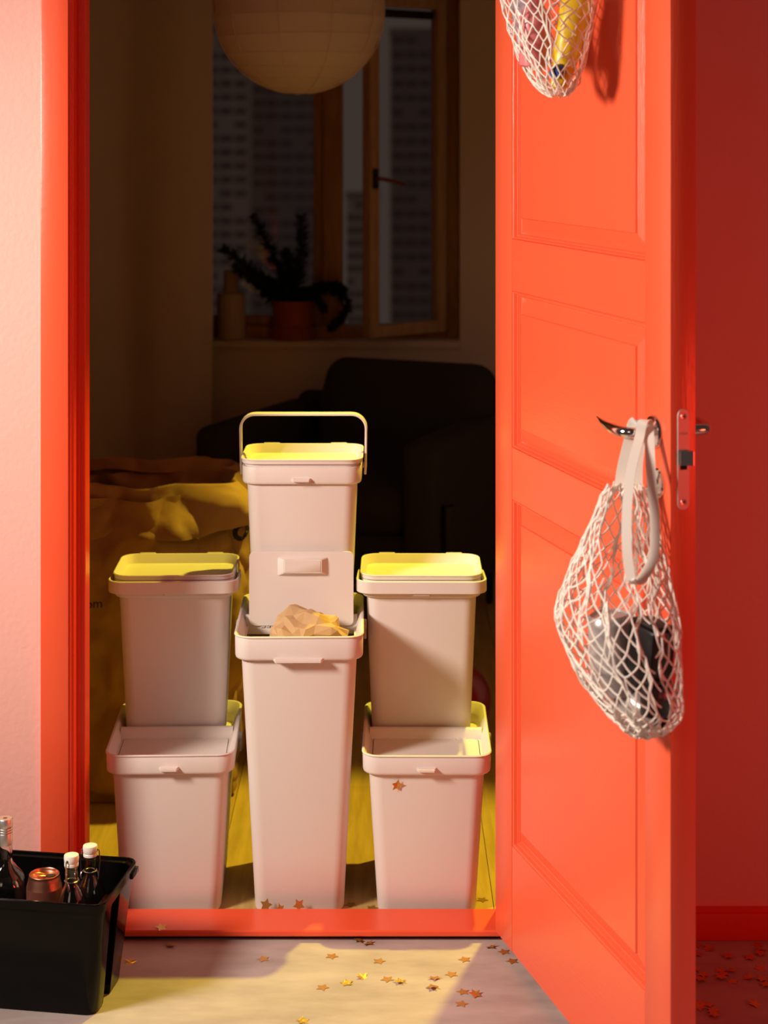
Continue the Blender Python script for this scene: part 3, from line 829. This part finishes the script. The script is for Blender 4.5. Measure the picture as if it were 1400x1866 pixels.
def liquor():
    t = thing('liquor_bottle', 'clear liquor bottle with silver screw cap and frosted print in the crate', 'bottle', (-0.6790, 3.205, 0.0045), 0.2)
    out = [(.036, 0), (.0405, .004), (.041, .178), (.0395, .192), (.033, .206), (.021, .217), (.0142, .226), (.0125, .236), (.0130, .250), (.0120, .256), (.0120, .284)]
    inn = [(max(.004, a - .003), b) for a, b in reversed(out)]; inn[-1] = (inn[-1][0], .006); inn[-2] = (inn[-2][0], .009)
    bm = bmesh.new(); lathe(bm, out + inn, 32); finish(bm, 'bottle_glass', 'glass', parent=t, ang=45)
    prof = [(.0122, .258), (.0132, .2585), (.0132, .278)]
    for k in range(3): prof += [(.0124, .2795 + k*.0045), (.0132, .281 + k*.0045), (.0132, .2825 + k*.0045)]
    prof += [(.0132, .3035), (.0122, .3050), (.009, .3050)]
    bm = bmesh.new(); lathe(bm, prof, 28); c = finish(bm, 'screw_cap', 'cap_metal', parent=t, ang=40)
    bm = bmesh.new(); lathe(bm, [(.004, 0), (.004, .0003)], 14); finish(bm, 'cap_emblem', 'copper_dark', parent=c, loc=(0, 0, .3050))
    # frosted band and lettering panel on the front of the glass
    bm = bmesh.new()
    a0, a1, n = -PI*0.80, -PI*0.12, 18
    lo, hi = [], []
    for k in range(n + 1):
        a = a0 + (a1 - a0)*k/n
        up_ = .1705 + .006*noise.noise((k*.9, 1.3, 0)) - .018*max(0, (k/n - .72))/.28
        lo.append(bm.verts.new((.0413*math.cos(a), .0413*math.sin(a), .128))); hi.append(bm.verts.new((.0413*math.cos(a), .0413*math.sin(a), up_)))
    for k in range(n): bm.faces.new((lo[k], lo[k+1], hi[k+1], hi[k]))
    finish(bm, 'frosted_print', 'etched', parent=t)
    return t
liquor()
def can(label, X, Y, Z, shown):
    t = thing('drink_can', label, 'can', (X, Y, Z), 0.3, 'copper drink cans in the crate')
    r, H = .0315, .1075
    bm = bmesh.new(); lathe(bm, [(.023, 0), (.0255, .001), (r, .010), (r, H - .0235), (r*.995, H - .022)], 32, cap1=False); finish(bm, 'can_body', 'copper_dark', parent=t)
    bm = bmesh.new(); lathe(bm, [(r*.995, H - .022), (r*.93, H - .015), (.0272, H - .0055), (.0262, H - .0025), (.0266, H - .0008), (.0258, H), (.0250, H - .001), (.0244, H - .005), (.0235, H - .006), (.010, H - .0055)], 32, cap0=False); finish(bm, 'can_shoulder', 'copper', parent=t)
    bm = bmesh.new(); loft(bm, [[(.011 + .0095*math.cos(2*PI*k/16), .0068*math.sin(2*PI*k/16), H - .0052 + dz) for k in range(16)] for dz in (0, .0004)]); finish(bm, 'mouth', 'dark_hole', parent=t)
    bm = bmesh.new()
    tube(bm, smooth_path([(.001, -.0045, H - .0035), (-.009, -.006, H - .001), (-.0165, 0, H + .0005), (-.009, .006, H - .001), (.001, .0045, H - .0035)], 4), .0014, 6); finish(bm, 'pull_tab', 'copper', parent=t)
    bm = bmesh.new(); lathe(bm, [(.0045, H - .006), (.0045, H - .0035), (.002, H - .003)], 12); finish(bm, 'rivet', 'copper', parent=t)
    return t
can('opened copper drink can standing between the bottles in the crate', -0.6045, 3.182, 0.1125, True)
can('copper drink can at the bottom of the crate under the opened can', -0.6045, 3.182, 0.0045, False)

# ================================================================== CONFETTI STARS
def star_mesh(name, bend, m):
    bm = bmesh.new()
    R, r = 0.0130, 0.0066
    pts = []
    for k in range(10):
        a = PI/2 + PI*k/5; q = R if k % 2 == 0 else r
        pts.append((q*math.cos(a), q*math.sin(a)))
    def zz(x, y): return bend*(x*x)*22 + bend*0.25*y
    top = [bm.verts.new((x, y, zz(x, y) + .0003)) for x, y in pts]; bot = [bm.verts.new((x, y, zz(x, y))) for x, y in pts]
    ct = bm.verts.new((0, 0, .0003)); cb = bm.verts.new((0, 0, 0))
    for k in range(10):
        j = (k+1) % 10
        bm.faces.new((top[k], top[j], ct)); bm.faces.new((bot[j], bot[k], cb)); bm.faces.new((bot[k], bot[j], top[j], top[k]))
    me = bpy.data.meshes.new(name); bm.to_mesh(me); bm.free(); me.materials.append(MATS[m])
    return me
SM = [star_mesh('star_flat', 0.0, 'gold_foil'), star_mesh('star_cupped', 0.7, 'gold_foil'), star_mesh('star_bent', -0.9, 'gold_foil'), star_mesh('star_crinkled', 0.3, 'gold_crinkle')]
def star(label, p, kind=0, rz=None, tilt=(0, 0), group='gold confetti stars'):
    o = bpy.data.objects.new('confetti_star', SM[kind]); COL.objects.link(o)
    o.location = p; o.rotation_euler = (tilt[0], tilt[1], random.uniform(0, 2*PI) if rz is None else rz)
    return tag(o, label, 'confetti', group)
LF = 'gold confetti star lying flat on the bare floor in front of the threshold'
front = [(605,1743,0), (691,1752,0), (847,1749,0), (823,1776,0), (588,1800,0), (841,1830,0), (480,1748,0), (792,1783,1), (788,1801,2)]
for i, (x, y, k) in enumerate(front):
    p = on_floor(x, y); p.z = 0.0006 if k != 2 else 0.0042
    star(LF if k == 0 else 'bent gold confetti star beside another one on the floor in front of the threshold', p, k, group='gold confetti stars before the threshold')
pairs = [((844,1808), 0, 0.0006), ((866,1814), 1, 0.0028), ((706,1785), 0, 0.0006), ((728,1790), 3, 0.0028)]
for (x, y), k, z in pairs:
    p = on_floor(x, y); p.z = z
    star('gold confetti star overlapping another one on the floor in front of the threshold', p, k, group='overlapping confetti stars', tilt=(0.05 if k else 0, 0))
for (x, y), k, lab in [((632,1792), 3, 'crinkled shiny yellow confetti star next to a cupped star on the floor'), ((661,1782), 1, 'cupped dark-centred confetti star next to a crinkled star on the floor'),
                       ((552,1861), 3, 'crinkled shiny yellow confetti star alone on the open floor'), ((670,1720), 1, 'gold confetti star leaning up at the foot of the threshold'),
                       ((653,1716), 2, 'folded gold confetti star half hidden under the threshold edge'), ((894,1726), 1, 'shiny gold confetti star by the hinge side of the open door'),
                       ((311,1724), 1, 'dark gold confetti star in shade by the threshold near the crate'), ((237,1755), 1, 'gold confetti star touching the black crate')]:
    p = on_floor(x, y); p.z = 0.0008 if k != 2 else 0.0045
    star(lab, p, k, tilt=(0.12, 0.05) if k == 1 else (0, 0))
for (x, y) in [(919,1735), (934,1752)]:
    p = on_floor(x, y); p.z = 0.0006
    star('dark confetti star in the shade under the open door', p, 0, group='confetti stars under the door edge')
p = on_floor(294, 1691, 0.0205); p.z = 0.0212
star('gold confetti star lying on the red threshold board', p, 1, 0.4)
for x, rz in ((485, 0.1), (545, 0.5)):
    p = at(x, 1657, 3.508); p.z = 0.0225
    star('reddish confetti star propped upright between threshold and tall bin', p, 0, rz, tilt=(1.15, 0.3 if x < 500 else -0.4), group='confetti stars propped at the tall bin')
p = at(511, 1661, 3.506); p.z = 0.0145
star('dull confetti star barely showing over the threshold before the tall bin', p, 0, 0.9, tilt=(1.2, 0))
for x, y in ((640, 1649), (678, 1655), (879, 1640)):
    p = on_floor(x, y); p.z = 0.0006
    star('dark confetti star on the wooden room floor between bins', p, 0, group='confetti stars on the room floor')
p = at(724, 1431, 3.4995)
star('crumpled gold confetti star stuck to the front of the low bin', p, 1, 0.3, tilt=(PI/2 + .05, 0.15))
right = [(1272,1723), (1292,1730), (1271,1740), (1328,1745), (1381,1722), (1388,1732), (1367,1747), (1386,1740), (1386,1765), (1267,1767), (1282,1778), (1277,1787), (1313,1769), (1332,1770), (1320,1777), (1314,1783), (1335,1789),
         (1364,1783), (1389,1786), (1397,1797), (1291,1831), (1276,1837), (1300,1843), (1302,1852), (1276,1828), (1375,1831)]
for i, (x, y) in enumerate(right):
    p = on_floor(x, y); p.z = 0.0006 + 0.0011*(i % 4)
    star('confetti star in red shade on the floor behind the open door', p, (0, 1, 0, 0)[i % 4], group='confetti stars behind the open door', tilt=(0.04*(i % 3), 0.03*(i % 2)))

# ================================================================== ROOM FURNISHINGS
# --- armchair
A = math.radians(23)
ch = thing('armchair', 'dark charcoal upholstered armchair below the window', 'armchair', (-0.085, 5.70, 0.0), A)
ch.rotation_euler = (0, 0, -A)
def soft(name, m, parent, w, d, h, c, r=0.04, rot=None, puff=0.0):
    bm = bmesh.new(); R = []
    n = 6
    for k in range(n + 1):
        a = PI/2*k/n; R.append(rr(w - 2*r*(1 - math.sin(a)), d - 2*r*(1 - math.sin(a)), max(.004, r*1.1), -h/2 + r*(1 - math.cos(a)), n=5))
    for k in range(1, 6):
        t = k/6; g = puff*math.sin(PI*t)
        R.append(rr(w + g, d + g, r*1.1, -h/2 + r + (h - 2*r)*t, n=5))
    for k in range(n + 1):
        a = PI/2*(1 - k/n); R.append(rr(w - 2*r*(1 - math.sin(a)), d - 2*r*(1 - math.sin(a)), max(.004, r*1.1), h/2 - r*(1 - math.cos(a)), n=5))
    loft(bm, R)
    return finish(bm, name, m, parent=parent, loc=c, rot=rot, ang=60)
soft('seat_base', 'charcoal_fabric', ch, 0.66, 0.62, 0.16, (0, 0.02, 0.25), 0.03)
sc = soft('seat_cushion', 'charcoal_fabric', ch, 0.575, 0.62, 0.15, (0, -0.01, 0.405), 0.05, puff=.01)
for s in (-1, 1):
    soft('armrest', 'charcoal_fabric', ch, 0.115, 0.70, 0.50, (s*0.348, 0.0, 0.375), 0.035)
soft('back_rest', 'charcoal_fabric', ch, 0.80, 0.11, 0.50, (0, 0.385, 0.395), 0.04, rot=(-0.12, 0, 0))
bc = soft('back_cushion', 'charcoal_fabric', ch, 0.60, 0.17, 0.42, (0.06, 0.27, 0.570), 0.07, rot=(-0.22, 0.0, 0), puff=.02)
for sx in (-1, 1):
    for sy in (-1, 1):
        bm = bmesh.new(); lathe(bm, [(.011, 0), (.017, .13 if sy > 0 else .44)], 12)
        finish(bm, 'leg', 'leg_black', parent=ch, loc=(sx*(0.34 if sy > 0 else 0.424), sy*0.30, 0))
# --- curtain
def curtain():
    bm = bmesh.new()
    n = 150; x0, x1 = -1.28, -0.612
    R0, R1 = [], []
    zs = [0.03, 0.45, 0.9, 1.4, 1.9, 2.4, 2.58]
    for side in (0, 1):
        rowsv = []
        for z in zs:
            row = []
            for k in range(n + 1):
                t = k/n; x = x0 + (x1 - x0)*t
                ph = t*24 + 4.0*math.sin(t*4.2 + .5) + .35*math.sin(z*1.3 + t*9)
                amp = 0.034 + 0.020*math.sin(t*11 + 1)
                y = 6.27 + amp*math.sin(ph) + .006*math.sin(ph*2.3 + z*1.5) + side*0.003
                row.append(bm.verts.new((x + .012*math.sin(z*1.1)*t, y, z)))
            rowsv.append(row)
        for a, b in zip(rowsv, rowsv[1:]):
            for k in range(n): bm.faces.new((a[k], a[k+1], b[k+1], b[k]))
    o = finish(bm, 'curtain', 'linen', ang=80, norm=False)
    return tag(o, 'long pale curtain hanging in folds beside the window', 'curtain')
curtain()
rod = tube_bm = bmesh.new(); tube(rod, [(-1.33, 6.27, 2.59), (0.5, 6.27, 2.59)], .010, 10)
tag(finish(rod, 'curtain_rod', 'leg_black'), 'dark curtain rod above the pale curtain', 'curtain rod')
# --- paper lantern
def lantern():
    c = at(546, 18, 4.72); r = 0.226
    t = thing('paper_lantern', 'round rice paper pendant lantern hanging in front of the window', 'lamp', (c.x, c.y, c.z))
    bm = bmesh.new(); prof = []
    N = 13
    seg = 72
    rings = []
    steps = N*4
    for k in range(steps + 1):
        th = 0.16 + (PI - 0.32)*k/steps
        sag = 0.0035*abs(math.sin(k/4*PI))
        rings.append([((r*math.sin(th) - sag - .0012*noise.noise((6*math.cos(2*PI*j/seg), 6*math.sin(2*PI*j/seg), k*.5)))*math.cos(2*PI*j/seg),
                       (r*math.sin(th) - sag)*math.sin(2*PI*j/seg), -0.985*r*math.cos(th) + .004*math.sin(2*PI*j/seg*1 + k*.4)*math.sin(th)) for j in range(seg)])
    loft(bm, rings, False, False)
    finish(bm, 'paper_shade', 'paper_white', parent=t, ang=80)
    for k in range(0, steps + 1, 4):
        th = 0.16 + (PI - 0.32)*k/steps
        bm = bmesh.new()
        tube(bm, [((r*math.sin(th) + .0004)*math.cos(2*PI*j/48), (r*math.sin(th) + .0004)*math.sin(2*PI*j/48), -0.985*r*math.cos(th) + .004*math.sin(2*PI*j/48 + k*.4)*math.sin(th)) for j in range(48)], .0011, 5, closed=True)
        finish(bm, 'wire_rib', 'paper_white', parent=t)
    for j in range(10):
        a = 2*PI*j/10 + .12
        bm = bmesh.new()
        tube(bm, [((r*math.sin(th) + .0006)*math.cos(a), (r*math.sin(th) + .0006)*math.sin(a), -0.985*r*math.cos(th)) for th in [0.16 + (PI - .32)*k/26 for k in range(27)]], .0016, 5)
        finish(bm, 'paper_seam', 'paper_white', parent=t)
    bm = bmesh.new(); tube(bm, [(.036*math.cos(2*PI*j/24), .036*math.sin(2*PI*j/24), -.2235) for j in range(24)], .0016, 6, closed=True); finish(bm, 'bottom_ring', 'wire', parent=t)
    bm = bmesh.new(); tube(bm, [(0, 0, .18), (0, 0, RZ - c.z)], .003, 8); finish(bm, 'cord', 'linen', parent=t)
    bm = bmesh.new(); lathe(bm, [(.05, RZ - c.z - .03), (.05, RZ - c.z)], 20); finish(bm, 'ceiling_cup', 'linen', parent=t)
lantern()
# --- potted plant
SZ = OZ0 + 0.0062
pl = thing('potted_plant', 'dark leafy succulent in a terracotta pot on the window sill', 'plant', (-0.328, 6.455, SZ))
bm = bmesh.new(); lathe(bm, [(.070, 0), (.080, .004), (.082, .050), (.080, .0515), (.074, .0515), (.072, .008)], 32); finish(bm, 'outer_pot', 'terracotta_dark', parent=pl)
bm = bmesh.new(); lathe(bm, [(.062, .009), (.070, .054), (.077, .128), (.0805, .129), (.0815, .141), (.0765, .1415), (.0745, .120)], 32); finish(bm, 'inner_pot', 'terracotta', parent=pl)
bm = bmesh.new(); lathe(bm, [(.0745, .118), (.0745, .124)], 24); finish(bm, 'soil', 'soil', parent=pl)
def branch(ends, seed, thick=0.012, leaf=0.030, dens=1.0):
    rnd = random.Random(seed)
    o0 = Vector((-0.328, 6.455, SZ))
    pts = smooth_path([(0, 0, 0.12)] + [at(x, y, Y) - o0 for x, y, Y in ends], 10)
    bm = bmesh.new(); n = len(pts)
    tube(bm, pts, [max(.003, thick*(1 - .55*i/n)) for i in range(n)], 7)
    T, N = frames(pts)
    for i in range(4, n):
        for _ in range(int(9*dens)):
            a = rnd.uniform(0, 2*PI); B = T[i].cross(N[i])
            d = (N[i]*math.cos(a) + B*math.sin(a))*rnd.uniform(.7, 1.1) + T[i]*rnd.uniform(.35, .95)
            d.normalize(); L = leaf*rnd.uniform(.7, 1.15)*(1 if i < n-4 else .75)
            s = d.cross(T[i]).normalized()*L*.25
            p = pts[i] + d*thick*.5; q = p + d*L + Vector((0, 0, -.1*L)); mdl = p + d*L*.45
            nn = d.cross(s).normalized()*L*.06
            v = [bm.verts.new(x) for x in (p, mdl + s, q, mdl - s, mdl + nn)]
            for f in ((0,1,4), (1,2,4), (2,3,4), (3,0,4), (0,3,1), (1,3,2)): bm.faces.new([v[k] for k in f])
    o = finish(bm, 'leafy_branch', 'leaf_green', parent=pl, smooth=False); o['kind'] = 'stuff'
for e, s in (([(520,520,6.45), (500,470,6.43), (464,398,6.42)], 1), ([(540,520,6.45), (550,460,6.44), (549,398,6.44)], 2), ([(510,530,6.44), (470,500,6.40), (410,455,6.38)], 3),
             ([(505,540,6.42), (480,520,6.38), (432,490,6.36)], 4), ([(560,535,6.44), (600,528,6.40), (632,552,6.38), (622,580,6.37), (604,597,6.37)], 5), ([(565,530,6.42), (605,520,6.38), (628,530,6.36)], 6), ([(545,535,6.40), (575,540,6.36), (590,565,6.35)], 7), ([(525,530,6.42), (530,490,6.40), (522,462,6.40)], 8)):
    branch(e, s, 0.013 if s in (1, 2, 3, 4, 8) else 0.006, 0.040 if s in (1, 2, 3, 4, 8) else 0.030)
# --- vase behind the curtain edge
vz = thing('ribbed_vase', 'pale ribbed bottle vase on the sill half hidden by the curtain', 'vase', (-0.552, 6.46, SZ))
bm = bmesh.new(); seg = 60
def ribr(r, j): return r*(1 + (.03 if j % 3 == 0 else 0.0))
prof = [(.046, 0), (.050, .004), (.050, .160), (.047, .166), (.028, .170), (.026, .175), (.026, .245), (.024, .248), (.021, .245), (.021, .18)]
loft(bm, [[(ribr(r, j)*math.cos(2*PI*j/seg), ribr(r, j)*math.sin(2*PI*j/seg), z) for j in range(seg)] for r, z in prof])
finish(bm, 'vase_body', 'stoneware', parent=vz, ang=50)
# --- balloon on the floor
bl = thing('balloon', 'dark red rubber balloon lying on the floor behind the low bins', 'balloon', (0.172, 4.53, 0.0))
bm = bmesh.new(); lathe(bm, [(.002, -.1)] + [(.1*math.sin(PI*k/22), -.1*math.cos(PI*k/22)) for k in range(1, 20)] + [(.030, .108), (.012, .119), (.006, .124)], 32); finish(bm, 'balloon_skin', 'latex', parent=bl, loc=(0, 0, .101), rot=(0.3, -1.45, 0))
bm = bmesh.new(); lathe(bm, [(.004, 0), (.007, .004), (.004, .007), (.012, .016), (.011, .016), (.003, .008)], 14); finish(bm, 'knot', 'latex', parent=bl, loc=(-.124, .0, .115), rot=(0.3, -1.45, 0))

# ================================================================== CITY BEYOND THE WINDOW
def tower(name, label, x0, x1, ytop, ybot, Y, cols, rows, mw, md=14.0):
    p0 = at(x0, ybot, Y); p1 = at(x1, ytop, Y)
    t = thing(name, label, 'building', ((p0.x + p1.x)/2, Y, p0.z)); W = p1.x - p0.x; H = p1.z - p0.z
    boxo('facade', mw, -W/2, W/2, 0, md, -40, H, parent=t)
    boxo('roof_parapet', 'tower_grey', -W/2 - .3, W/2 + .3, -.3, md + .3, H, H + 1.2, parent=t)
    cw = W/cols; rh = H/rows
    bm = bmesh.new(); box(bm, -cw*.40, cw*.40, -.12, .05, -rh*.22, rh*.22)
    me = bpy.data.meshes.new('far_window'); bm.to_mesh(me); bm.free(); me.materials.append(MATS['tower_window'])
    for i in range(cols):
        for j in range(rows):
            if (i*7 + j*3) % 11 == 0: continue
            o = bpy.data.objects.new('window', me); COL.objects.link(o); o.parent = t
            o.location = (-W/2 + cw*(i + .5), 0, rh*(j + .5))
tower('apartment_tower', 'tall pale apartment tower beyond the window nearest the curtain', 372, 452, -60, 640, 430, 3, 28, 'tower_light')
tower('apartment_tower', 'wide grey apartment tower beyond the window behind the plant', 456, 588, -20, 640, 470, 5, 27, 'tower_grey')
tower('apartment_tower', 'short pale apartment tower seen between mullion and open sash', 632, 690, 362, 640, 420, 4, 12, 'tower_light')
tower('apartment_tower', 'grey apartment tower seen through the open sash pane', 712, 812, 60, 640, 460, 4, 22, 'tower_grey')
